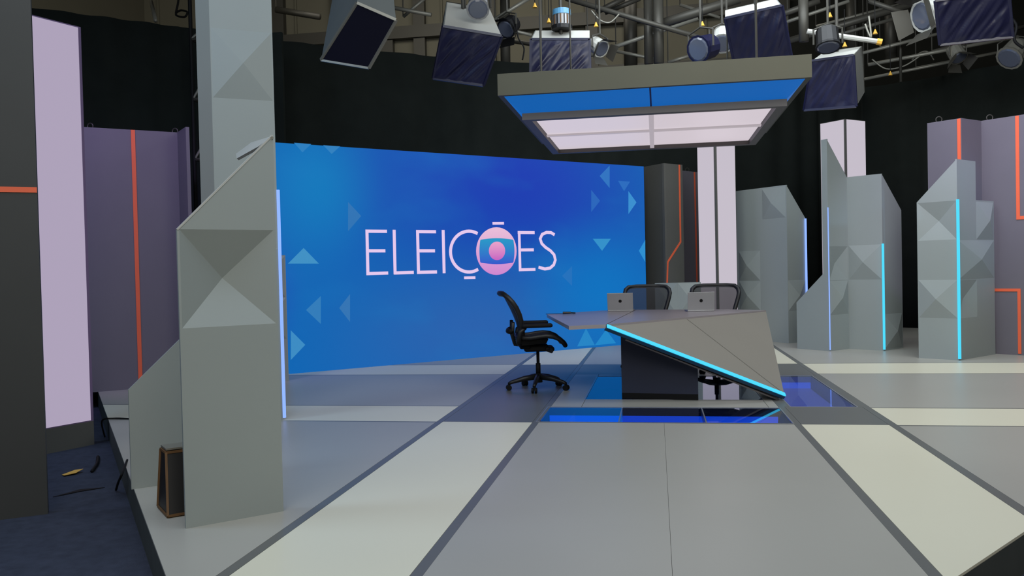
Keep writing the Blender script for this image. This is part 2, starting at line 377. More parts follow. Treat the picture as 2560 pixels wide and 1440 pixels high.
# ------------------------------------------------------------------ video wall
SF = Frame((-5.25, 10.196), (-.17, 14.89))
def screen_mat(Lu, Hz):
    m = bpy.data.materials.new('video_wall_picture'); m.use_nodes = True; nt = m.node_tree; N = nt.nodes; L = nt.links
    b = N['Principled BSDF']; b.inputs['Base Color'].default_value = (.01, .01, .012, 1); b.inputs['Roughness'].default_value = .6; b.inputs['Specular IOR Level'].default_value = .1
    uv = N.new('ShaderNodeUVMap'); uv.uv_map = 'UVMap'
    def blob(cx, cy, rx, ry):
        mp = N.new('ShaderNodeMapping'); mp.inputs['Location'].default_value = (-cx/rx, -cy/ry, 0); mp.inputs['Scale'].default_value = (1/rx, 1/ry, 0)
        g = N.new('ShaderNodeTexGradient'); g.gradient_type = 'SPHERICAL'; L.new(uv.outputs[0], mp.inputs[0]); L.new(mp.outputs[0], g.inputs[0])
        r = N.new('ShaderNodeMapRange'); r.interpolation_type = 'SMOOTHSTEP'; L.new(g.outputs['Fac'], r.inputs[0]); return r.outputs[0]
    def mix(a, col, fac):
        x = N.new('ShaderNodeMix'); x.data_type = 'RGBA'
        if hasattr(a, 'links'): L.new(a, x.inputs[6])
        else: x.inputs[6].default_value = (*lin(a), 1)
        x.inputs[7].default_value = (*lin(col), 1); L.new(fac, x.inputs[0]); return x.outputs[2]
    c = mix((6, 100, 178), (20, 58, 176), blob(.62, .86, .62, .85))
    c = mix(c, (38, 96, 172), blob(.5, .12, .45, .5))
    c = mix(c, (2, 118, 186), blob(.14, .82, .16, .45))
    c = mix(c, (0, 112, 190), blob(.85, .3, .3, .5))
    c = mix(c, (22, 78, 176), blob(.02, .35, .1, .35))
    nz = N.new('ShaderNodeTexNoise'); nz.inputs['Scale'].default_value = 3.2; nz.inputs['Detail'].default_value = 3; L.new(uv.outputs[0], nz.inputs['Vector'])
    r = N.new('ShaderNodeMapRange'); r.inputs[1].default_value = .5; r.inputs[2].default_value = .8; r.inputs[4].default_value = .35; L.new(nz.outputs['Fac'], r.inputs[0])
    c = mix(c, (20, 122, 192), r.outputs[0])
    L.new(c, b.inputs['Emission Color']); b.inputs['Emission Strength'].default_value = 1.0
    return m
SL = SF.len; SH = 3.085
scr = thing('video_wall', 'large blue video wall showing the word ELEIÇÕES and pale triangles', 'screen', SF.p(SL/2, 0))
cab = MB(); cab.hexa([SF.p(0, 0, -.02), SF.p(SL, 0, -.02), SF.p(SL, 0, -.2), SF.p(0, 0, -.2)], [SF.p(0, SH, -.02), SF.p(SL, SH, -.02), SF.p(SL, SH, -.2), SF.p(0, SH, -.2)])
cab.build('cabinet', M_black, scr)
pic = MB().quad(SF.p(0, .0), SF.p(SL, .0), SF.p(SL, SH), SF.p(0, SH)).build('picture', screen_mat(SL, SH), scr)
uvl = pic.data.uv_layers.new(name='UVMap')
for lp in pic.data.loops:
    co = pic.data.vertices[lp.vertex_index].co+ORG[scr]; uvl.data[lp.index].uv = ((co-SF.a).dot(SF.d)/SL, co.z/SH)
sd = pic.modifiers.new('solid', 'SOLIDIFY'); sd.thickness = .018; sd.offset = -1 if SF.n.dot(pic.data.polygons[0].normal) > 0 else 1
def on_screen(pts_px, col, name, o=.002, strength=1.0):
    q = [SF.uz(*p) for p in pts_px]
    return MB().prism([SF.p(u, z, o) for u, z in q], -SF.n*.0015).build(name, emat('picture_%d_%d_%d' % col, col, strength), scr)
for tri, col in ((((720, 659), (797, 659), (759, 620)), (58, 142, 194)), (((870, 505), (870, 578), (903, 540)), (38, 112, 178)),
                 (((1482, 597), (1527, 597), (1505, 627)), (44, 142, 200)), (((1524, 414), (1524, 470), (1499, 440)), (38, 112, 190)),
                 (((1571, 478), (1571, 535), (1591, 506)), (50, 140, 205)), (((1478, 475), (1478, 530), (1500, 502)), (30, 98, 185)),
                 (((1597, 627), (1613, 600), (1613, 655)), (34, 140, 205)), (((802, 740), (802, 810), (765, 775)), (44, 122, 184)),
                 (((727, 826), (727, 900), (763, 862)), (56, 138, 194)), (((1443, 866), (1487, 863), (1465, 821)), (26, 130, 195)),
                 (((1487, 863), (1540, 858), (1515, 824)), (20, 132, 198)), (((808, 363), (850, 366), (829, 385)), (34, 124, 188)),
                 (((735, 357), (778, 360), (756, 381)), (24, 122, 188)), (((848, 770), (875, 735), (875, 805)), (46, 114, 178)),
                 (((1545, 452), (1575, 454), (1560, 478)), (30, 104, 188)), (((1405, 690), (1430, 665), (1430, 715)), (24, 110, 186))):
    on_screen(tri, col, 'screen_triangle')
PK = (228, 200, 236)
M_pk = emat('letter_pink', PK, 1.0)
def stroke(pts_px, w_px, name='letter_stroke', m=None, parent=None, o=.006):
    q = [SF.uz(*p) for p in pts_px]; c = pts_px[0]
    k = abs(SF.uz(c[0], c[1]+10)[1]-SF.uz(c[0], c[1])[1])/10
    return strip(SF, q, w_px*k, m or M_pk, parent or scr, name, .003, o)
def letter(strokes, w=8):
    mbs = None; root = None
    for i, s in enumerate(strokes):
        if i == 0: root = stroke(s, w, 'letter')
        else: stroke(s, w, 'letter_stroke', None, root, .0062+.0002*i)
    return root
letter([((917, 574), (919.5, 688)), ((914, 578), (967, 578.4)), ((918, 627), (963, 627)), ((917, 684), (970, 682.5))])
letter([((985, 574.5), (987.5, 686)), ((985, 682.5), (1034, 681))])
letter([((1043.5, 575), (1046, 685)), ((1040, 579), (1089.5, 579.4)), ((1044, 627), (1087, 627)), ((1044, 681), (1092, 679.8))])
letter([((1107.5, 575), (1110, 683))])
arc = [(1172+46*math.cos(math.radians(a)), 629-51*math.sin(math.radians(a))) for a in range(62, 301, 7)]
letter([arc]); letter([((1160, 694.5), (1188, 694))], 6.5)
letter([((1231, 558.5), (1259.5, 558.2))], 6.5)
letter([((1297.5, 577.5), (1300, 678)), ((1294, 581.3), (1336, 581.6)), ((1298, 625), (1334, 624.6)), ((1298, 674.4), (1338, 673.4))], 7.5)
sp = [(1386, 587), (1377, 581.5), (1366, 581), (1355, 586), (1350, 597), (1354, 609), (1363, 618), (1376, 627), (1385, 637), (1388, 650), (1384, 662), (1375, 670), (1362, 672.5), (1346, 668)]
letter([sp], 7.5)
def ell(cx, cy, rx, ry, n=40): return [(cx+rx*math.cos(2*math.pi*k/n), cy+ry*math.sin(2*math.pi*k/n)) for k in range(n)]
def grad_emit(name, c0, c1, ax):
    m = bpy.data.materials.new(name); m.use_nodes = True; nt = m.node_tree; N = nt.nodes; L = nt.links; b = N['Principled BSDF']
    b.inputs['Base Color'].default_value = (.02, .02, .02, 1)
    tc = N.new('ShaderNodeTexCoord'); sx = N.new('ShaderNodeSeparateXYZ'); L.new(tc.outputs['Generated'], sx.inputs[0])
    x = N.new('ShaderNodeMix'); x.data_type = 'RGBA'; x.inputs[6].default_value = (*lin(c0), 1); x.inputs[7].default_value = (*lin(c1), 1)
    L.new(sx.outputs[ax], x.inputs[0]); L.new(x.outputs[2], b.inputs['Emission Color']); b.inputs['Emission Strength'].default_value = 1; return m
def disc(pts, m, name, o, parent):
    q = [SF.uz(*p) for p in pts]
    return MB().prism([SF.p(u, z, o) for u, z in q], -SF.n*.002).build(name, m, parent)
em = disc(ell(1240.5, 627.8, 50.6, 59.6), grad_emit('emblem_pink', (205, 130, 205), (232, 188, 214), 2), 'emblem_disc', .006, scr)
rr = []
for k in range(9): t = k/8; rr.append((1202+79*t, 599-3.5*math.sin(math.pi*t)))
for k in range(9): t = k/8; rr.append((1283+2.5*math.sin(math.pi*t), 601+54*t))
for k in range(9): t = k/8; rr.append((1281-79*t, 657+3.5*math.sin(math.pi*t)))
for k in range(9): t = k/8; rr.append((1200-2.0*math.sin(math.pi*t), 655-54*t))
disc(rr, grad_emit('emblem_blue', (40, 80, 200), (20, 150, 196), 2), 'emblem_window', .008, em)
disc(ell(1241.8, 627.2, 20.3, 23.2, 28), grad_emit('emblem_ball', (196, 92, 190), (232, 160, 200), 2), 'emblem_ball', .010, em)

# ------------------------------------------------------------------ set pieces, left
MOD = .52
# near faceted pillar
F = Frame(fl(465, 1322), fl(709, 1278)); Wp = F.len
t = thing('faceted_pillar', 'near grey pillar with slanted top and sunken pyramid, left foreground', 'set piece', F.p(Wp/2, 0))
panel(F, [(0, 0), (Wp, 0), (Wp, 2.085), (0, 1.562)], .022, M_set, t, 'front_panel', [(.012, Wp-.012, 1.045, 1.56, -.14)])
strip(F, [(0.002, 1.558), (Wp-.002, 2.081)], .009, M_sboxw, t, 'edge_trim', -.02, .003)  # white strip paints the light caught by the sloping board edge
sl = (F.p(Wp, 2.085)-F.p(0, 1.562)).normalized(); mS = F.n.cross(sl).normalized(); mS = mS if mS.z > 0 else -mS
def onslope(x, y):
    d = ray(x, y); return CAM+d*((F.p(0, 1.562)-CAM).dot(mS)/d.dot(mS))
MB().prism([onslope(680, 340), onslope(628, 356), onslope(590, 384), onslope(592, 396), onslope(646, 366)], -mS*.015).build('top_cap', M_sboxw, t)  # coloured white for the light falling on this sloped top
MB().hexa([F.p(.02, .02, -.03), F.p(Wp-.02, .02, -.03), F.p(Wp-.02, .02, -.05), F.p(.02, .02, -.05)], [F.p(.02, .9, -.03), F.p(Wp-.02, .9, -.03), F.p(Wp-.02, .9, -.05), F.p(.02, .9, -.05)]).build('backing_board', M_rub, t)
MB().bar(F.p(.1, .25, -.12), F.p(Wp-.1, .25, -.12), .04, .08).build('brace', M_wood, t)
# slanted low panel behind it
P0 = fl(329, 1224); F = Frame(P0, P0+V(.7, .66, 0))
u1, z1 = F.uz(440, 858)
t = thing('slanted_panel', 'low grey panel with sloping top edge at the left stage edge', 'set piece', F.p(.3, 0))
k = (z1-F.uz(320, 975)[1])/u1
panel(F, [(0, 0), (.62, 0), (.62, F.uz(320, 975)[1]+k*.62), (0, F.uz(320, 975)[1])], .02, M_set, t, 'board')
MB().bar(F.p(.08, .0, -.1), F.p(.08, .55, -.1), .05, .12).build('brace', M_rub, t)
# tall column
TR = fl(708, 1050); TLp = fl(524, 68, 3.503); F = Frame(TLp, TR); Wt = F.len
t = thing('tall_column', 'tall grey column with raised pyramid rising out of the frame, left', 'set piece', F.p(Wt/2, 0))
o = panel(F, [(0, 0), (Wt, 0), (Wt, 4.7), (0, 4.7)], .1, M_set, t, 'front_panel', [(.01, Wt-.01, 2.89, 3.5, .075), (.01, Wt-.01, 1.0, 1.56, .1)])
ln = V(TLp.x, TLp.y, 0); dd = V(-.95, .55, 0).normalized(); lo, hi = 0, 1
for _ in range(30):
    mid = (lo+hi)/2
    if proj(ln+dd*mid+V(0, 0, 3.5))[0] > 490: lo = mid
    else: hi = mid
G = Frame(ln+dd*lo, ln); panel(G, [(0, 0), (G.len, 0), (G.len, 4.7), (0, 4.7)], .05, M_tall, t, 'side_panel')
MB().bar(F.p(Wt+.012, .02, .0), F.p(Wt+.012, 2.09, .0), .022, .022).build('led_bar', M_ice, t)
# thin faceted edge panel beside the video wall
A = fl(722, 952); F = Frame(A-V(.37, .37, 0), A); Wq = F.len
t = thing('faceted_panel', 'narrow grey faceted panel edge against the left end of the video wall', 'set piece', F.p(Wq/2, 0))
panel(F, [(0, 0), (Wq, 0), (Wq, 1.572), (0, 1.572)], .06, M_set, t, 'front_panel', [(.01, Wq-.01, 1.05, 1.56, .1), (.01, Wq-.01, .53, 1.04, .1)])
# plum panels at the left back
PA = fl(242, 980); PB = fl(443, 331, 3.102); PB = V(PB.x, PB.y, 0); dP = (PB-PA).normalized()
F = Frame(PA-dP*1.0, PB); Wl = F.len
t = thing('plum_panel', 'plum grey set wall with vertical orange stripe, left back', 'set piece', F.p(Wl/2, 0))
panel(F, [(0, 0), (Wl, 0), (Wl, 3.102), (0, 3.102)], .06, M_purp, t, 'front_panel')
R2 = fl(464, 317, 3.102); G = Frame(PB, V(R2.x, R2.y, 0)); panel(G, [(0, 0), (G.len, 0), (G.len, 3.102), (0, 3.102)], .04, M_purp, t, 'return_panel')
a = F.uz(332, 330); b = F.uz(350, 945); strip(F, [(a[0], 3.10), ((a[0]+b[0])/2, 0.01)], .045, M_orange, t, 'orange_stripe')
def ring(c, r, m, parent, name='hook', nrm=V(0, 1, 0)):
    MB().tube([c+V(r*math.cos(a*math.pi/8), 0, r*math.sin(a*math.pi/8)) for a in range(0, 17)], .007, 6).build(name, m, parent)
for px in (226, 438): u, z = F.uz(px, 312); ring(F.p(u, 3.12, -.03), .035, M_steel, t)
# lilac light box
Aq = fl(118, 1135, ZF); Bq = fl(236, 1111, ZF); F = Frame(Aq, Bq); Wl = F.len
t = thing('light_box', 'tall lilac backlit panel on dark plinth at the far left', 'light panel', F.p(Wl/2, ZF))
F2 = Frame(Aq-F.d*.12, Bq)
zt = F.uz(88, 47)[1]; zb = F.uz(115, 1073)[1]; ztr = F.uz(209, 62)[1]
panel(F2, [(0, ZF), (F2.len, ZF), (F2.len, zb), (0, zb)], .12, M_dark, t, 'plinth')
panel(F2, [(0, zb), (F2.len, zb), (F2.len, (zt+ztr)/2), (0, (zt+ztr)/2)], .1, mat('lightbox_case', (120, 100, 135), .5), t, 'case')
MB().prism([F2.p(.02, zb+.01, .006), F2.p(F2.len-.03, zb+.01, .006), F2.p(F2.len-.03, (zt+ztr)/2-.012, .006), F2.p(.02, (zt+ztr)/2-.012, .006)], -F2.n*.005).build('diffuser', M_lilac_lit, t)
# near black flat
Aq = fl(0, 1300, ZF); Bq = fl(120, 1285, ZF); dB = (Bq-Aq).normalized(); F = Frame(Aq-dB*1.3, Bq); Wl = F.len
t = thing('black_flat', 'tall charcoal flat with horizontal orange stripe at the left frame edge', 'set piece', F.p(Wl/2, ZF))
panel(F, [(0, ZF), (Wl, ZF), (Wl, 4.9), (0, 4.9)], .07, mat('charcoal_flat', (66, 67, 66), .6, .3), t, 'front_panel')
zz = F.uz(95, 475)[1]; strip(F, [(0, zz), (Wl, zz)], .035, M_orange, t, 'orange_stripe', .0, .006)
MB().bar(F.p(.3, ZF+.02, -.5), F.p(.3, 2.5, -.08), .05, .05).build('brace', M_wood, t)

# black return flat and scaffold tower between plum wall and tall column
q0 = fl(457, 66, 5.0); F = Frame((-6.7, 11.2), (-5.9, 10.3))
t = thing('scaffold_tower', 'black scaffold tower behind the tall grey column', 'scaffold', (-6.05, 10.4, 0))
bx, by = -6.05, 10.4
for dx in (0, .55):
    for dy in (0, .55): MB().tube([(bx+dx, by+dy, 0), (bx+dx, by+dy, 5.2)], .026, 8).build('upright', M_rub, t)
for k in range(6):
    z = .5+k*.8
    for a, b in (((0, 0), (.55, 0)), ((0, .55), (.55, .55)), ((0, 0), (0, .55)), ((.55, 0), (.55, .55))):
        MB().tube([(bx+a[0], by+a[1], z), (bx+b[0], by+b[1], z)], .02, 6).build('rail', M_steel, t)
    MB().tube([(bx, by, z), (bx+.55, by, z+.8 if k < 5 else z+.4)], .016, 6).build('diagonal', M_steel_l, t)
o = MB().hexa([V(-6.3, 11.35, 0), V(-6.3, 11.4, 0), V(-5.2, 11.4, 0), V(-5.2, 11.35, 0)], [V(-6.3, 11.35, 4.8), V(-6.3, 11.4, 4.8), V(-5.2, 11.4, 4.8), V(-5.2, 11.35, 4.8)]).build('black_masking_flat', M_curt)
tag(o, 'black masking flat standing behind the scaffold tower', 'set piece')

# speaker-like wedge case by the near pillar
P0 = fl(420, 1296); e = V(.37, .35, 0).normalized(); nb = V(-e.y, e.x, 0)
t = thing('wedge_case', 'small black wedge-shaped case with plywood edges beside the near pillar', 'case', P0+nb*.12)
h_ = .34; b4 = [P0, P0+e*.22, P0+e*.22+nb*.26, P0+nb*.26]; up = V(0, 0, h_)
t4 = [P0+up+nb*.10+e*.02, P0+e*.20+up+nb*.10, P0+e*.20+up+nb*.24, P0+up+nb*.24+e*.02]
b4 = [p+V(0, 0, .012) for p in b4]
MB().hexa(b4, t4).build('case_body', M_black, t)
for i in range(4):
    MB().bar(b4[i], t4[i], .013, .013).build('edge_strip', M_wood, t)
    MB().bar(t4[i], t4[(i+1) % 4], .013, .013).build('edge_strip', M_wood, t)
    MB().bar(b4[i], b4[(i+1) % 4], .013, .013).build('edge_strip', M_wood, t)
mt = [p+V(0, 0, .012) for p in t4]; MB().hexa(mt, [p+V(0, 0, .01) for p in mt]).build('top_plate', M_steel_l, t)

# ------------------------------------------------------------------ set pieces, right
def zigzag(t, pts, zs, m=M_set, T=.05, pyr=None, names='face_panel'):
    fr = []
    for i in range(len(pts)-1):
        F = Frame(pts[i], pts[i+1]); fr.append(F)
        ol = [(u*F.len, z) for u, z in zs[i]]
        panel(F, ol, T, m, t, names, [(a*F.len, b*F.len, c, d, e) for a, b, c, d, e in (pyr[i] if pyr else ())])
    return fr
# right pillar (two faces, stepped)
r0 = fl(2297, 895); r1 = fl(2398, 901); r2 = fl(2493, 885); d2 = (r2-r1).normalized(); r2 = r1+d2*1.04
t = thing('faceted_pillar', 'grey corner pillar with bright cyan light bar, far right', 'set piece', r1)
zigzag(t, [r0, r1, r2], [[(0, 0), (1, 0), (1, 2.64), (0, 2.11)], [(0, 0), (1, 0), (1, 2.12), (.5, 2.12), (.5, 2.64), (0, 2.64)]],
       pyr=[[(.02, .98, 1.59, 2.1, -.068), (.02, .98, .55, 1.06, .068)], [(.5, .99, 1.59, 2.1, .068), (.01, .99, 1.06, 1.58, .068), (.01, .5, .55, 1.05, -.068)]], T=.02)
MB().bar(r1+V(0, -.02, .02), r1+V(0, -.02, 2.11), .03, .03).build('led_bar', M_cyan, t)
# zig-zag tower
w1 = fl(2075, 878); w0 = w1+V(-.40, .44, 0); wv = V(2.901, 13.526, 0); w2 = fl(2210, 877); w3 = w2+V(.385, .43, 0)
t = thing('zigzag_tower', 'folded grey tower of zigzag panels with two blue light bars, right', 'set piece', w1)
zigzag(t, [w0, w1, wv, w2, w3], [[(0, 0), (1, 0), (1, 3.17), (.83, 3.17), (.83, 1.16), (0, .72)], [(0, 0), (1, 0), (1, 2.623), (0, 3.17)], [(0, 0), (1, 0), (1, 2.623), (0, 2.623)], [(0, 0), (1, 0), (1, 2.1), (0, 2.623)]],
       pyr=[[], [(.03, .98, 1.06, 1.57, -.068), (.03, .98, .54, 1.05, .068)], [(.02, .97, 1.06, 1.58, .068)], [(.03, .97, .02, .54, .068)]], T=.02)
MB().bar(w1+V(.0, -.015, .02), w1+V(.0, -.015, 2.15), .014, .014).build('led_bar', M_ice, t)
MB().bar(w2+V(0, -.02, .02), w2+V(0, -.02, 1.59), .028, .028).build('led_bar', M_cyan, t)
# mid faceted wall
c = fl(1972, 858); jl = V(1.423, 15.441, 0); jr = V(2.50, 14.80, 0)
t = thing('faceted_wall', 'wide grey faceted wall with slanted corner behind the desk', 'set piece', c)
zj = 2.641
zigzag(t, [jl, c, jr], [[(0, 0), (1, 0), (1, zj), (0, zj)], [(0, 0), (1, 0), (1, 2.09), (0, zj)]],
       pyr=[[(.05, .48, 1.05, 1.57, .068), (.05, .48, .53, 1.04, .068), (.54, .98, 2.1, 2.62, .068)], [(.02, .97, .54, 1.05, .068)]], T=.02)
MB().bar(V(jr.x, jr.y-.02, .02), V(jr.x, jr.y-.02, 2.08), .03, .03).build('led_bar', M_ice, t)
# charcoal panels next to the video wall
zc = 3.14
def g(px, py, z=zc): p = fl(px, py, z); return V(p.x, p.y, 0)
a0, a1, a2 = g(1610, 417), g(1659, 408), g(1706, 412)
t = thing('charcoal_panel', 'folded charcoal panel with bent orange line at the right end of the video wall', 'set piece', a1)
fr = zigzag(t, [a0, a1, a2], [[(0, 0), (1, 0), (1, zc), (0, zc)]]*2, M_dark)
pth = [fr[1].uz(*p) for p in ((1698, 414), (1701, 605), (1669, 655), (1667, 715))]; pth[0] = (pth[0][0], zc-.005)
strip(fr[1], pth, .035, M_orange, t, 'orange_stripe', .0, .008)
b0, b1 = g(1700, 426), g(1752, 431)
F = Frame(b0, b1); t = thing('charcoal_panel', 'narrow plum panel with straight orange line left of the white lit column', 'set piece', F.p(F.len/2, 0))
panel(F, [(0, 0), (F.len, 0), (F.len, zc), (0, zc)], .05, M_purp, t, 'front_panel')
u = F.uz(1736, 436)[0]; u2 = F.uz(1742, 690)[0]; strip(F, [(u, zc-.005), (u2, .9), (u2, .02)], .035, M_orange, t, 'orange_stripe', 0, .008)
ring(F.p(F.len*.4, zc+.03, -.03), .035, M_steel, t)
# low faceted panel behind the chairs
l0 = at(1637, 707, 14.05); l1 = at(1694, 706, 13.95); l2 = at(1752, 704, 14.0)
t = thing('low_faceted_panel', 'low pale faceted panel behind the two desk chairs', 'set piece', V(l1.x, l1.y, 0))
zl = 1.06
zigzag(t, [l0, l1, l2], [[(0, 0), (1, 0), (1, zl), (0, zl)]]*2, pyr=[[(.02, .98, .54, 1.05, .04)], [(.02, .98, .54, 1.05, .05)]], T=.06)
# lit columns
def lit_column(c, l, r, ztop, label):
    t = thing('lit_column', label, 'light column', c)
    for i, q in enumerate((l, r)):
        F = Frame(c, q); panel(F, [(0, 0), (F.len, 0), (F.len, ztop), (0, ztop)], .04, M_dark, t, 'frame')
        MB().prism([F.p(.03, .05, .008), F.p(F.len-.012, .05, .008), F.p(F.len-.012, ztop-.01, .008), F.p(.03, ztop-.01, .008)], -F.n*.006).build('diffuser', M_white_lit, t)
    return t
def gp(px, Y): p = at(px, 668, Y); return V(p.x, p.y, 0)
lit_column(gp(1793, 14.75), gp(1748, 15.0), gp(1843, 14.95), 3.83, 'white lit column rising behind the canopy, between charcoal and grey walls')
zk = 3.83
lit_column(g(2113, 297, zk), g(2050, 309, zk), g(2163, 302, zk), zk, 'white lit column standing behind the zigzag tower')
# plum zig-zag wall at the right
zp = 3.264
pp = [(3.46, 12.42), (3.825, 12.749), (4.168, 12.437), (4.541, 12.773), (4.932, 12.41), (5.3, 12.78), (5.7, 12.42)]
pp = [(3.825, 12.749), (4.168, 12.437), (4.541, 12.773), (5.25, 12.10), (5.6, 12.45)]
t = thing('plum_wall', 'plum grey zigzag wall with orange lines behind the far right pillar', 'set piece', V(*pp[1], 0))
fr = zigzag(t, [V(*p, 0) for p in pp], [[(0, 0), (1, 0), (1, zp), (0, zp)]]*4, M_purp)
F = fr[0]; strip(F, [(F.len-.03, zp-.005), (F.len-.03, .02)], .045, M_orange, t, 'orange_stripe', 0, .008)
F = fr[2]
pt = [F.uz(2543, 300), F.uz(2543, 545)]; u0 = pt[0][0]; z5 = pt[1][1]
strip(F, [(u0, zp-.005), (u0, z5), (F.len-.01, z5)], .045, M_orange, t, 'orange_stripe', 0, .008)
z7 = F.uz(2520, 725)[1]; strip(F, [(.03, z7), (u0, z7), (u0, .02)], .04, M_orange, t, 'orange_stripe', 0, .008)
for FF, uu in ((fr[0], .15), (fr[2], .1)): ring(FF.p(uu, zp+.03, -.03), .04, M_steel, t)

# ------------------------------------------------------------------ canopy
cx0, cx1, cy0, cy1, cz0, cz1 = -1.43, 1.395, 7.8, 10.92, 2.957, 3.16
fx0, fx1, fy0, fy1, fz0, fz1 = -1.25, 1.225, 8.1, 10.58, 2.77, 2.84
t = thing('lit_canopy', 'hanging rectangular canopy with blue underside and white lit panels over the desk', 'canopy', ((cx0+cx1)/2, (cy0+cy1)/2, cz1))
th = .05
for c, s in ((((cx0+cx1)/2, cy0+th/2, (cz0+cz1)/2), (cx1-cx0, th, cz1-cz0)), (((cx0+cx1)/2, cy1-th/2, (cz0+cz1)/2), (cx1-cx0, th, cz1-cz0)),
             ((cx0+th/2, (cy0+cy1)/2, (cz0+cz1)/2), (th, cy1-cy0-2*th, cz1-cz0)), ((cx1-th/2, (cy0+cy1)/2, (cz0+cz1)/2), (th, cy1-cy0-2*th, cz1-cz0))):
    MB().box(c, s).build('fascia_board', M_olive, t)
MB().box(((cx0+cx1)/2, (cy0+cy1)/2, cz1-.02), (cx1-cx0-2*th, cy1-cy0-2*th, .02)).build('top_board', M_dark, t)
i_ = .045
O = [V(cx0+i_, cy0+i_, cz0+.004), V(cx1-i_, cy0+i_, cz0+.004), V(cx1-i_, cy1-i_, cz0+.004), V(cx0+i_, cy1-i_, cz0+.004)]
I = [V(fx0, fy0, fz1-.005), V(fx1, fy0, fz1-.005), V(fx1, fy1, fz1-.005), V(fx0, fy1, fz1-.005)]
for k in range(4):
    a, b, c2, d_ = O[k], O[(k+1) % 4], I[(k+1) % 4], I[k]
    if k in (0, 2):
        m1 = (a+b)/2; m2 = (c2+d_)/2; e_ = (b-a).normalized()*.008
        MB().prism([a, m1-e_, m2-e_, d_], (0, 0, .012)).build('blue_panel', M_canopy_blue, t)
        MB().prism([m1+e_, b, c2, m2+e_], (0, 0, .012)).build('blue_panel', M_canopy_blue, t)
        MB().prism([m1-e_, m1+e_, m2+e_, m2-e_], (0, 0, .01)).build('joint_strip', mat('blue_joint', (30, 50, 120), .5), t)
    else: MB().prism([a, b, c2, d_], (0, 0, .012)).build('blue_panel', M_canopy_blue, t)
M_frame = mat('canopy_frame_taupe', (98, 94, 92), .5, .3)
fw = .085
for c, s in ((((fx0+fx1)/2, fy0+fw/2, (fz0+fz1)/2), (fx1-fx0, fw, fz1-fz0)), (((fx0+fx1)/2, fy1-fw/2, (fz0+fz1)/2), (fx1-fx0, fw, fz1-fz0)),
             ((fx0+fw/2, (fy0+fy1)/2, (fz0+fz1)/2), (fw, fy1-fy0-2*fw, fz1-fz0)), ((fx1-fw/2, (fy0+fy1)/2, (fz0+fz1)/2), (fw, fy1-fy0-2*fw, fz1-fz0))):
    MB().box(c, s).build('frame_bar', M_frame, t)
ix0, ix1, iy0, iy1 = fx0+fw, fx1-fw, fy0+fw, fy1-fw; mx_, my_ = (ix0+ix1)/2, (iy0+iy1)/2
for a, b in ((ix0, mx_), (mx_, ix1)):
    for c, d in ((iy0, my_), (my_, iy1)):
        MB().box(((a+b)/2, (c+d)/2, fz1-.02), (b-a-.02, d-c-.02, .012)).build('lit_panel', M_canopy_lit, t)
M_bar = emat('canopy_divider_glow', (172, 162, 168), 1.0)  # glow put into the bars for light from the panels beside them
MB().box((mx_, my_, fz1-.045), (.05, iy1-iy0, .035)).build('divider_bar', M_bar, t)
MB().box((mx_, my_, fz1-.035), (ix1-ix0, .07, .02)).build('divider_bar', M_bar, t)
for x, y in ((-1.02, 7.85), (.93, 7.85), (-1.02, 10.8), (.93, 10.8)):
    MB().tube([(x, y, cz1-.05), (x, y, 6.3)], .012, 6).build('suspension_rod', M_steel, t)

# ------------------------------------------------------------------ desk
ZD = .79
A = fl(1367, 786, ZD); B = fl(1422, 815, ZD); C = fl(1516, 811, ZD); D = fl(1915, 775.5, ZD); E_ = fl(1961, 988, .05)
K1 = fl(1590, 773.4, ZD); K2 = fl(1820, 773, ZD); K0 = fl(1500, 776.5, ZD)
t = thing('news_desk', 'angular grey news desk with slanted front and cyan light strip', 'desk', (0, 9.2, 0))
thk = V(0, 0, -.035)
sm = fl(1590, 774.2, ZD); ds = (sm-C).normalized(); pr = V(-ds.y, ds.x, 0)*.006
MB().prism([A, B, C-pr*-1, sm+pr, K0], thk).build('table_top', M_desktop, t)
MB().prism([C-pr, D, K2, sm-pr], thk).build('table_top', M_desktop, t)
nrm = (D-C).cross(E_-C).normalized()
if nrm.dot(CAM-C) < 0: nrm = -nrm
C2 = C+V(.0, .0, -.016); D2 = D+V(0, 0, -.016)
Fm = C2.lerp(D2, ((fl(1740, 794, ZD)-C).length/(D-C).length))
sd_ = (E_-Fm).normalized(); sp_ = sd_.cross(nrm).normalized()*.007
if sp_.dot(D2-Fm) < 0: sp_ = -sp_
dn = (E_-C2).normalized(); perp = nrm.cross(dn).normalized()
if perp.z < 0: perp = -perp
C3 = C2+perp*.02+ (D2-C2).normalized()*.03; E3 = E_+perp*.03
MB().prism([C3, Fm-sp_, E3-sp_], -nrm*.03).build('front_panel', M_desk, t)
MB().prism([Fm+sp_, D2, E3+sp_*1.2+V(.0, .0, .0)], -nrm*.03).build('front_panel', M_desk, t)
M_seam = mat('desk_seam_dark', (50, 50, 48), .7)
MB().prism([C2-nrm*.02, D2-nrm*.02, E_-nrm*.02], -nrm*.03).build('carcass', M_seam, t)
# light strip housed along the lower edge
q0 = C2+perp*-.012; q1 = E_+perp*-.004
MB().bar(q0-nrm*.012, q1-nrm*.012, .056, .03, nrm).build('led_housing', mat('led_housing_blue', (20, 60, 90), .5), t)
MB().bar(q0+nrm*.012, q1+nrm*.012, .046, .012, nrm).build('led_strip', M_cyan, t)
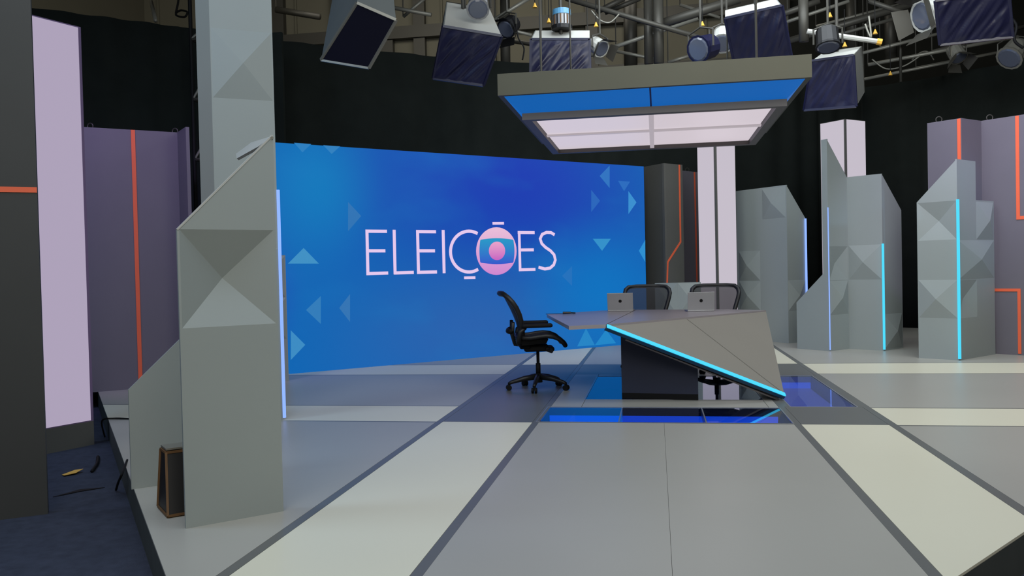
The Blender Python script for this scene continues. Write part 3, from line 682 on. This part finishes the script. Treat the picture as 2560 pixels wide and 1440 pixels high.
# underside panel back to the base
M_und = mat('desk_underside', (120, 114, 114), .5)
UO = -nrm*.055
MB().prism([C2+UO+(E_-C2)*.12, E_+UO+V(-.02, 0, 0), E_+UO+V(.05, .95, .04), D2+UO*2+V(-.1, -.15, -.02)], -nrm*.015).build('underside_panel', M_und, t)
bl = fl(1555, 997); br = fl(1746, 1001)
b4 = [V(bl.x, bl.y, .0), V(br.x, br.y, .0), V(br.x+.02, 9.6, .0), V(bl.x-.02, 9.6, .0)]
MB().hexa([p+V(0, 0, .001) for p in b4], [p+V(0, 0, .06) for p in b4]).build('plinth', M_rub, t)
def under(p):
    z = C.z-(nrm.x*(p.x-C.x)+nrm.y*(p.y-C.y))/nrm.z-.09
    return V(p.x, p.y, max(.07, min(ZD-.036, z)))
fx = []   # pedestal front split so its top follows the sloping desk front
bot = []; top = []
for k in range(9):
    q = b4[0].lerp(b4[1], k/8); bot.append(q+V(0, 0, .06)); top.append(under(q))
for k in range(9):
    q = b4[2].lerp(b4[3], k/8); bot.append(q+V(0, 0, .06)); top.append(under(q))
ped = MB(); nn_ = len(bot); ped.add(bot+top, [(i, (i+1) % nn_, (i+1) % nn_+nn_, i+nn_) for i in range(nn_)]+[(nn_+i, nn_+i+1, nn_+16-i, nn_+17-i) for i in range(8)])
ped.build('pedestal', M_navy, t)

# laptops
def laptop(px0, px1, pyb, yaw, label, tilt=12):
    P = fl((px0+px1)/2, pyb, ZD); w = .31
    t = thing('laptop', label, 'laptop', (0, 0, 0), 'open laptops on the desk')
    MB().box((0, .0, .008), (w, .215, .014)).build('keyboard_deck', M_alu, t, bevel=.003)
    MB().box((0, .02, .0156), (w*.86, .09, .0012)).build('keyboard', M_black, t)
    M = Matrix.Rotation(math.radians(tilt), 4, 'X')
    lid = MB().box(M @ V(0, 0, .105)+V(0, -.105, .015), (w, .006, .21), M.to_3x3().to_4x4()).build('lid', M_alu, t, bevel=.002)
    MB().box(M @ V(0, .0036, .105)+V(0, -.105, .015), (w-.014, .001, .195), M).build('display', M_black, lid)
    lg = MB(); lg.prism([M @ V(.019*math.cos(a*math.pi/10), -.0032, .11+.021*math.sin(a*math.pi/10)*(.92 if a % 20 > 2 else 1))+V(0, -.105, .015) for a in range(20)], M.to_3x3() @ V(0, -.0012, 0)); lg.build('lid_emblem', M_rub, lid)
    t.location = (P.x, P.y+.1, ZD+.001); t.rotation_euler = (0, 0, yaw); return t
laptop(1522, 1582, 778, math.radians(-2), 'silver open laptop on the desk in front of the left desk chair')
laptop(1716, 1783, 778.5, math.radians(8), 'silver open laptop on the desk in front of the right desk chair', 6)
# small gadget with cable on the desk wing
P = fl(1420, 785.5, ZD)+V(0, 0, .002)
t = thing('desk_gadget', 'small black microphone clip with cable lying on the desk wing', 'microphone', P)
MB().tube([P+V(-.06, 0, .014), P+V(.03, .02, .014)], [.014, .012], 8).build('clip_body', M_black, t)
MB().tube([P+V(.03, .02, .012), P+V(.08, .0, .012), P+V(.06, -.03, .012), P+V(.09, -.03, .012)], .009, 6).build('clip_tail', M_black, t)
MB().tube([P+V(-.06, 0, .008)+V(-.05*k, .008*math.sin(k), -.004) for k in range(5)], .003, 5).build('cable', M_black, t)

# ------------------------------------------------------------------ office chairs
def ribbon(mb, prof, xs_fn, thick):
    """sweep: prof = list of (y,z); width half xs_fn(i)"""
    n = len(prof); nx = 9; top = []; bot = []
    for i, (y, z, dish) in enumerate(prof):
        hw = xs_fn(i)
        a = prof[max(i-1, 0)]; b = prof[min(i+1, n-1)]; ty, tz = b[0]-a[0], b[1]-a[1]; L = math.hypot(ty, tz); ny, nz = -tz/L, ty/L
        for j in range(nx):
            s = -1+2*j/(nx-1); dd = dish*(s*s)
            top.append(V(hw*s, y+ny*dd, z+nz*dd)); bot.append(V(hw*s, y+ny*(dd-thick), z+nz*(dd-thick)))
    N = len(top); fs = []
    for i in range(n-1):
        for j in range(nx-1):
            k = i*nx+j; fs.append((k, k+1, k+nx+1, k+nx)); fs.append((N+k, N+k+nx, N+k+nx+1, N+k+1))
    for j in range(nx-1): fs.append((j, N+j, N+j+1, j+1)); k = (n-1)*nx+j; fs.append((k, k+1, N+k+1, N+k))
    for i in range(n-1):
        a = i*nx; fs.append((a, a+nx, N+a+nx, N+a)); a = i*nx+nx-1; fs.append((a, N+a, N+a+nx, a+nx))
    mb.add(top+bot, fs)
    edge = [top[i*nx] for i in range(n)]+[top[(n-1)*nx+j] for j in range(1, nx)]+[top[i*nx+nx-1] for i in range(n-2, -1, -1)]+[top[j] for j in range(nx-2, -1, -1)]
    return edge
def make_chair(label, group):
    # faces +Y
    t = thing('office_chair', label, 'chair', (0, 0, 0), group)
    hub = MB().tube([(0, 0, .075), (0, 0, .13), (0, 0, .17)], [.045, .04, .034], 14).build('base_hub', M_black, t, True)
    for k in range(5):
        a = math.radians(90+72*k+42); d = V(math.cos(a), math.sin(a), 0)
        MB().tube([d*.03+V(0, 0, .135), d*.16+V(0, 0, .12), d*.30+V(0, 0, .085), d*.325+V(0, 0, .07)], [.034, .028, .02, .018], 8).build('base_leg', M_black, t, True)
        c = d*.325; s = V(-d.y, d.x, 0)
        cst = MB(); cst.tube([c+s*.028+V(0, 0, .03), c+s*.006+V(0, 0, .03)], .03, 14); cst.tube([c-s*.028+V(0, 0, .03), c-s*.006+V(0, 0, .03)], .03, 14); cst.tube([c+V(0, 0, .03), c+V(0, 0, .08)], .01, 8)
        cst.build('caster', M_rub, t)
    MB().tube([(0, 0, .16), (0, 0, .28), (0, 0, .281), (0, 0, .43)], [.026, .026, .017, .017], 12).build('gas_lift', M_rub, t, True)
    mech = MB(); mech.box((0, -.02, .45), (.20, .26, .075)); mech.box((0, .12, .44), (.30, .10, .05)); mech.box((0, -.14, .49), (.24, .12, .09))
    mech.build('tilt_mechanism', M_rub, t, bevel=.02)
    for s in (-1, 1): MB().tube([(s*.09, .10, .43), (s*.2, .13, .425)], .022, 8).build('tilt_knob', M_black, t)
    Z = .115
    prof = [(-.22, .44, .04), (-.16, .435, .035), (-.08, .442, .03), (0, .455, .03), (.08, .467, .025), (.15, .468, .015), (.21, .452, .005), (.26, .42, -.005), (.285, .39, -.01)]
    hw = [.20, .225, .24, .25, .255, .255, .25, .235, .215]
    mb = MB(); e = ribbon(mb, [(y, z+Z, d) for y, z, d in prof], lambda i: hw[i], .008); mb.build('seat_mesh', M_mesh, t, True)
    MB().tube([p+V(0, 0, -.014) for p in e]+[e[0]+V(0, 0, -.014)], .026, 8).build('seat_frame', M_black, t, True)
    MB().hexa([V(-.2, -.20, .49), V(.2, -.20, .49), V(.2, .08, .51), V(-.2, .08, .51)], [V(-.22, -.22, .545), V(.22, -.22, .545), V(.22, .1, .555), V(-.22, .1, .555)]).build('seat_pan', M_rub, t)
    # backrest
    bp = [(-.20, .55, .02), (-.205, .60, .02), (-.215, .66, .025), (-.232, .73, .03), (-.258, .80, .035), (-.288, .87, .035), (-.318, .93, .03), (-.345, .985, .02), (-.37, 1.025, .01), (-.40, 1.045, .0)]
    bw = [.175, .19, .21, .232, .256, .278, .29, .28, .24, .14]
    mb = MB(); e = ribbon(mb, [(y, z, -d*1.7) for y, z, d in bp], lambda i: bw[i], .006); bk = mb.build('backrest_mesh', M_mesh, t, True)
    MB().tube(e+[e[0]], .027, 8).build('backrest_frame', M_black, t, True)
    sp = MB()
    for s in (-1, 1): sp.tube([(s*.06, -.13, .48), (s*.10, -.25, .50), (s*.15, -.275, .60), (s*.20, -.27, .74)], .02, 8)
    sp.build('back_support', M_black, t, True)
    MB().tube([(-.19, -.29, .645), (-.1, -.31, .64), (0, -.315, .635), (.1, -.31, .64), (.19, -.29, .645)], .028, 8).build('lumbar_pad', M_rub, t, True)
    for s in (-1, 1):
        MB().tube([(s*.17, -.20, .50), (s*.27, -.22, .53), (s*.285, -.20, .64), (s*.285, -.14, .69)], [.024, .028, .026, .02], 8).build('arm_post', M_black, t, True)
        pad = MB(); pad.box((s*.285, -.02, .705), (.09, .32, .042)); pad.build('armrest', M_rub, t, bevel=.017)
    return t
c0 = make_chair('black mesh office chair seen from the side, left of the desk', 'black mesh office chairs')
P = fl(1354, 972); c0.location = (P.x-.03, P.y-.02, 0); c0.rotation_euler = (0, 0, math.radians(-90+12))
c0.scale = (1.02, 1.02, 1.02)
for px, Y, yaw, lab in ((1618, 10.98, 180, 'black mesh office chair behind the desk beside the video wall end'), (1788, 10.72, 176, 'black mesh office chair behind the desk, in front of the white lit column')):
    c = copy_tree(c0); p = at(px, 760, Y); c.location = (p.x, p.y, 0); c.rotation_euler = (0, 0, math.radians(yaw)); c['label'] = lab

# ------------------------------------------------------------------ lighting grid
def pipe(p0, p1, r, m, label, name='grid_pipe', n=8):
    a = at(*p0); b = at(*p1); d = (b-a).normalized()
    o = MB().tube([a, b], r, n).build(name, m, smooth=True); return tag(o, label, 'pipe', 'pipes of the lighting grid')
pipes = [((955, 14, 14), (1078, 37, 14), .035, 'brown pipe between the first and second softbox'), ((1008, 42, 14.3), (1062, -4, 14.3), .03, 'slanting pipe end beside the first softbox'),
 ((1225, 56, 14), (1322, -4, 14), .035, 'slanting pipe right of the second softbox'), ((1238, 66, 14.5), (1330, 88, 14.5), .03, 'short pipe left of the box with striped lamp'),
 ((1415, -4, 13), (1790, 106, 13), .04, 'long pipe sloping down behind the canopy'), ((1470, 140, 14.2), (1745, 46, 14.2), .035, 'long pipe rising to the right above the canopy'),
 ((1492, 30, 15), (1560, -4, 15), .05, 'short rising pipe at the top edge, left one of a pair'), ((1512, 32, 15.4), (1600, -4, 15.4), .045, 'short rising pipe at the top edge, right one of a pair'),
 ((1540, 128, 15.9), (1640, 148, 15.9), .03, 'low pipe just above the canopy fascia'), ((1640, 64, 13.4), (1850, -4, 13.4), .075, 'thick slanting pipe above the canopy'),
 ((1670, 156, 15.2), (1728, 138, 15.2), .03, 'short pipe by the small blue lamp'),
 ((1945, 40, 14), (2048, 2, 14), .05, 'upper pipe right of the big tilted blue box'), ((1945, 62, 14.5), (2122, 3, 14.5), .03, 'second pipe right of the big tilted blue box'),
 ((1970, 103, 15), (2300, 5, 15), .06, 'thick pipe crossing above the lower blue box'), ((2090, 89, 15.5), (2280, 34, 15.5), .03, 'thin pipe running to the upper right floodlight'),
 ((2140, 137, 16), (2340, 86, 16), .03, 'pipe left of the upper right blue box, higher one'), ((2170, 162, 16.5), (2545, 92, 16.5), .035, 'pipe passing under the upper right blue box'),
 ((2160, 198, 17), (2560, 118, 17), .03, 'lowest pipe above the right curtain'), ((2172, 2, 14), (2268, 36, 14), .04, 'short pipe falling to the right at the top edge'),
 ((2330, 130, 17.5), (2580, 60, 17.5), .04, 'rear pipe at the right frame edge'),
 ((2290, 170, 18), (2430, 142, 18), .025, 'short thin pipe under the rear rails'), ((2040, 66, 17.8), (2260, 8, 17.8), .03, 'rear thin pipe above the white lamp bar'),
 ((2200, 120, 18.2), (2370, 78, 18.2), .03, 'rear thin pipe left of the small hanging floodlight'), ((1380, 118, 18), (1240, 96, 18), .05, 'rear beam pipe behind the square blue box'),
 ((1700, 12, 16), (1800, 44, 16), .03, 'short pipe falling towards the big tilted box'), ((690, 24, 20), (800, 42, 20), .08, 'dark rear beam beside the tall grey column')]
for a, b, r, l in pipes:
    o = pipe(a, b, r, M_steel_l if r < .04 else M_steel, l)
    p = at(*a); MB().tube([p, V(p.x, p.y, 11.0)], .012, 6).build('drop_rod', M_steel, o)
for px, y1, Y, r, l in ((1352, 178, 12.5, .02, 'thin vertical rod in front of the square blue box'), (1575, 165, 18, .14, 'wide vertical post behind the canopy'), (1620, 160, 13.6, .07, 'left vertical post of a pair above the canopy'), (1645, 158, 13.2, .08, 'right vertical post of a pair above the canopy'),
                        (1262, 180, 15, .09, 'vertical post right of the second softbox'), (2008, 104, 12.5, .07, 'vertical post left of the white lamp bar'), (2225, 150, 19, .12, 'dim rear post in the right hall'), (2130, 120, 19, .12, 'dim rear post above the lower blue box'), (2250, 205, 16.2, .025, 'thin vertical rod above the right curtain')):
    pipe((px, -8, Y), (px+2, y1, Y), r, M_steel, l, 'grid_post')
o = MB().tube([at(2018, 78, 12), at(2196, 104, 12)], .035, 8).build('lamp_bar', M_sboxw); tag(o, 'white lamp bar with orange end above the lower blue box', 'bar')
MB().tube([at(2192, 103.5, 12), at(2204, 105.5, 12)], .045, 8).build('end_cap', M_yel, o)

def softbox(corners, Y4, back, taper, label, wrap=True, front_dark=True, topwhite=True, hang=5.8, shell=None):
    q = [at(x, y, Y) for (x, y), Y in zip(corners, Y4)]   # a=top left, b=top right, c=bottom right, d=bottom left
    c = sum(q, V(0, 0, 0))/4; back = Vector(back)
    bq = [c+(p-c)*taper+back for p in q]
    t = thing('softbox_lamp', label, 'studio lamp', c)
    for i in range(4):
        nm = ['top_side', 'right_side', 'bottom_side', 'left_side'][i]
        a, b = q[i], q[(i+1) % 4]; a2, b2 = bq[i], bq[(i+1) % 4]
        inn = (c+back*.5-(a+b+a2+b2)/4).normalized()*.012
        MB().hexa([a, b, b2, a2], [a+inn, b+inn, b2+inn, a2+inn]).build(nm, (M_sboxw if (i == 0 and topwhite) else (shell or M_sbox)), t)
    MB().prism(bq, back.normalized()*.02).build('back_plate', M_steel, t)
    nf = -(back.normalized())
    for i in range(4): MB().bar(q[i], q[(i+1) % 4], .03, .03).build('rim', M_steel_l if not wrap else M_foil, t)
    # face: wrinkled sheet
    N_ = 44; vs = []; fs = []
    sd = random.random()*50
    for j in range(N_+1):
        for i in range(N_+1):
            u, v = i/N_, j/N_; p = (q[0]*(1-u)+q[1]*u)*(1-v)+(q[3]*(1-u)+q[2]*u)*v
            k = min(u, 1-u, v, 1-v)
            w = (noise.noise(V(u*8+v*5+sd, v*1.3, sd))*.03+abs(noise.noise(V(u*19+v*9+sd, v*1.6, sd+9)))*.02)*min(1, k*8) if wrap else 0
            vs.append(p+nf*(.01+w))
    for j in range(N_):
        for i in range(N_): k = j*(N_+1)+i; fs.append((k, k+1, k+N_+2, k+N_+1))
    MB().add(vs, fs).build('plastic_wrap' if wrap else 'front_cloth', M_foil if wrap else mat('softbox_dark_cloth', (18, 18, 34), .6, .2), t, True)
    top = c+back*.6; MB().tube([top, V(top.x, top.y, max(hang, top.z+.8))], .022, 8).build('hanger', M_steel, t)
    return t
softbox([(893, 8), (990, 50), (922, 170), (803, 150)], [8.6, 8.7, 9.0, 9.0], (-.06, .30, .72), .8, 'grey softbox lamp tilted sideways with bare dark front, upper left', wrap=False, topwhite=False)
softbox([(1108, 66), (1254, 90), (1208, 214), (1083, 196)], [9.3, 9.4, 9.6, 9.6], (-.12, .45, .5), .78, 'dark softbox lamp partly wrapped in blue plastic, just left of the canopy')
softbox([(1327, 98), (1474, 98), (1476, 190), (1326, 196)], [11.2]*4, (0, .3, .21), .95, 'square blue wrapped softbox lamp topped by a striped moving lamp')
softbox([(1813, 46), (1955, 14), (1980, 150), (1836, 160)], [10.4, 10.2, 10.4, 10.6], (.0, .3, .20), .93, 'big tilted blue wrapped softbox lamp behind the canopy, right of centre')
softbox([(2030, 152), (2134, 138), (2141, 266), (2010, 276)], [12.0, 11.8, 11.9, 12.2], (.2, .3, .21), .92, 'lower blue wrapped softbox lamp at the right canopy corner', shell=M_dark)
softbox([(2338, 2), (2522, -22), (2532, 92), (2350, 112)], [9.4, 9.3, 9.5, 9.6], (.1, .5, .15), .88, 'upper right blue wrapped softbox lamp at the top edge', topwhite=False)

def floodlight(px, py, Y, sz, aim, label, body=M_steel_l, doors=True):
    c = at(px, py, Y); d = Vector(aim).normalized(); r = sz
    t = thing('floodlight', label, 'studio lamp', c)
    x = d.cross(V(0, 0, 1)).normalized(); y = x.cross(d)
    MB().tube([c-d*r*1.6, c-d*r*1.3, c+d*r*.1, c+d*r*.35], [r*.6, r*.95, r, r*1.1], 14).build('housing', body, t, False)
    MB().tube([c+d*r*.34, c+d*r*.42], [r*.95, r*.8], 14).build('lens', mat('lamp_lens', (90, 95, 110), .1, .8), t)
    yk = MB().tube([c+x*r*1.2, c+x*r*1.2+V(0, 0, r*1.3), c+V(0, 0, r*1.7), c-x*r*1.2+V(0, 0, r*1.3), c-x*r*1.2], .014, 6).build('yoke', M_steel, t)
    MB().tube([c+V(0, 0, r*1.7), c+V(0, 0, r*1.7+1.2)], .016, 6).build('hanger', M_steel, t)
    if doors:
        for sx, sy in ((1, 0), (-1, 0), (0, 1), (0, -1)):
            e = x*sx+y*sy; f = x*abs(sy)+y*abs(sx); b0 = c+d*r*.4+e*r
            MB().prism([b0-f*r*.8, b0+f*r*.8, b0+f*r*1.0+e*r*.5+d*r*.9, b0-f*r*1.0+e*r*.5+d*r*.9], d*.006+e*.004).build('barn_door', M_rub if body is M_black else M_steel, t)
    return t
floodlight(1500, 120, 12.2, .12, (.5, -.5, -.5), 'pale floodlight with dark barn doors beside the square blue box', M_sboxw)
floodlight(1752, 122, 11.6, .17, (-.6, -.7, -.3), 'small blue-capped floodlight resting above the canopy fascia', M_foil, False)
floodlight(1806, 104, 12.3, .15, (-.1, -.6, -.7), 'silver floodlight between the small blue lamp and the big tilted box', M_sboxw, False)
floodlight(2316, 38, 12.2, .2, (-.9, -.4, -.3), 'white floodlight hanging left of the upper right blue box', M_sboxw)
floodlight(2070, 110, 11.6, .15, (0, -.3, -.9), 'dark ribbed floodlight standing on the lower blue box', M_black, False)
floodlight(2528, 140, 15.5, .2, (-.6, -.4, -.6), 'silver scoop lamp at the right frame edge above the curtain', M_steel_l, False)
floodlight(1268, 70, 12.6, .14, (-.3, -.6, -.5), 'dark floodlight with clamps between second softbox and square box', M_black)
floodlight(2395, 140, 15.8, .14, (.2, -.5, -.8), 'small floodlight hanging below the upper right blue box', M_steel_l)
floodlight(1195, 20, 9.4, .12, (.1, -.6, -.5), 'silver lamp head mounted on top of the second softbox', M_alu, False)
# striped moving lamp on the square box
p0 = at(1405, 74, 11.35); p1 = at(1405, 22, 11.3); hgt = (p1-p0).z
t = thing('moving_lamp', 'chrome cylindrical moving lamp with blue rim on the square blue box', 'studio lamp', p0)
MB().tube([p0, p0+V(0, 0, .05)], .14, 16).build('lamp_base', M_black, t)
MB().tube([p0+V(0, 0, .05), p0+V(0, 0, hgt*.72)], .118, 20).build('barrel', M_alu, t)
for k in range(7):
    a = math.radians(200+k*23); d = V(math.cos(a), math.sin(a), 0)*.12
    MB().bar(p0+d+V(0, 0, .06), p0+d+V(0, 0, hgt*.70), .016, .008, d.normalized()).build('barrel_stripe', M_wood if k % 2 else M_black, t)
MB().tube([p0+V(0, 0, hgt*.72), p0+V(0, 0, hgt)], [.125, .122], 20).build('rim_collar', mat('lamp_collar_blue', (90, 150, 190), .3, .6), t)
# small hanging tags
for i, (px, py, Y, l) in enumerate(((1337, 14, 12, 'beside the striped moving lamp, upper one'), (1372, 52, 12, 'left of the striped moving lamp, lower one'), (1756, 60, 12.5, 'above the small blue-capped lamp'), (2075, 38, 12.4, 'above the dark ribbed lamp'), (2188, 80, 12.5, 'above the orange bar end'), (2112, 112, 12.6, 'below the white lamp bar'), (2226, 184, 15.2, 'just above the right curtain edge'), (1490, 62, 12.2, 'right of the striped moving lamp'))):
    c = at(px, py, Y); t = thing('safety_tag', 'tiny yellow cone tag '+l, 'tag', c, 'yellow cone tags in the grid')
    MB().tube([c+V(0, 0, -.03), c+V(0, 0, .04)], [.035, .006], 8).build('cone', M_yel, t)
    MB().tube([c+V(0, 0, .04), c+V(0, 0, .5)], .006, 5).build('cord', M_rub, t)
def cable(pts, r, label, m=M_rub):
    P = [Vector(p) for p in pts]; out = []
    for i in range(len(P)-1):
        a = P[max(i-1, 0)]; b = P[i]; c = P[i+1]; d = P[min(i+2, len(P)-1)]
        for k in range(6):
            s = k/6; out.append(.5*((2*b)+(c-a)*s+(2*a-5*b+4*c-d)*s*s+(3*b-a-3*c+d)*s**3))
    out.append(P[-1]); o = MB().tube(out, r, 6).build('cable', m, smooth=True); return tag(o, label, 'cable')
cable([at(1478, 26, 12.9), at(1500, 50, 12.9), at(1525, 56, 12.9), at(1548, 35, 12.9)], .012, 'looped cable hanging from the long grid pipe', M_steel_l)
cable([at(2163, 60, 12.4), at(2170, 80, 12.4), at(2178, 92, 12.4), at(2172, 40, 12.4)], .014, 'curled cable above the white lamp bar', M_steel_l)
cable([at(2180, 148, 16.3), at(2215, 172, 16.3), at(2260, 165, 16.3), at(2300, 140, 16.3)], .014, 'drooping cable above the right curtain', M_steel_l)
cable([at(2280, 150, 16.8), at(2300, 132, 16.8), at(2320, 130, 16.8), at(2335, 150, 16.8)], .014, 'short looped cable under the upper right blue box', M_steel_l)
cable([at(1290, 60, 12.4), at(1296, 95, 12.4), at(1310, 120, 12.4), at(1306, 150, 12.4)], .012, 'black cable hanging left of the square blue box')
cable([at(2500, 20, 13), at(2540, 60, 13), at(2536, 100, 13), at(2558, 120, 13)], .02, 'thick black cable beside the upper right blue box')
cable([at(440, 32, 12.2), at(452, 26, 12.2), at(468, 30, 12.2), at(462, 42, 12.2), at(444, 40, 12.2), at(440, 32, 12.2), at(446, 0, 12.2), at(448, -60, 12.2)], .016, 'coiled black cable above the scaffold tower')
o = MB().tube([at(378, 4, 12.6), at(389, 52, 11.8)], .03, 8).build('wall_conduit', M_steel_l, smooth=True); tag(o, 'pale slanting pipe above the left curtain', 'pipe')
cable([fl(318, 1150), fl(305, 1185), fl(296, 1205, -.1), fl(290, 1225, ZF+.01)], .008, 'black cable hanging over the left stage edge')
cable([fl(322, 1047, .005), fl(285, 1046, .005), fl(255, 1052, -.02), fl(262, 1092, ZF+.012)], .008, 'thin cable crossing the stage floor by the sloping panel')
cable([fl(245, 1142, ZF+.01), fl(243, 1158, ZF+.012), fl(230, 1178, ZF+.012)], .014, 'short thick cable end on the navy carpet')
p = fl(180, 1184, ZF+.004); o = MB().prism([p+V(-.05, -.05, 0), p+V(.0, -.09, .006), p+V(.05, -.02, .01), p+V(.045, .07, .02), p+V(-.02, .06, .012)], (0, 0, .003)).build('paper_scrap', M_yel); tag(o, 'crumpled yellow scrap lying on the navy carpet', 'scrap')
o = MB().prism([fl(132, 1243, ZF+.003), fl(200, 1229, ZF+.003), fl(262, 1219, ZF+.003), fl(200, 1224, ZF+.003)], (0, 0, .003)).build('tape_strip', M_rub); tag(o, 'curved black tape strip on the navy carpet', 'tape')
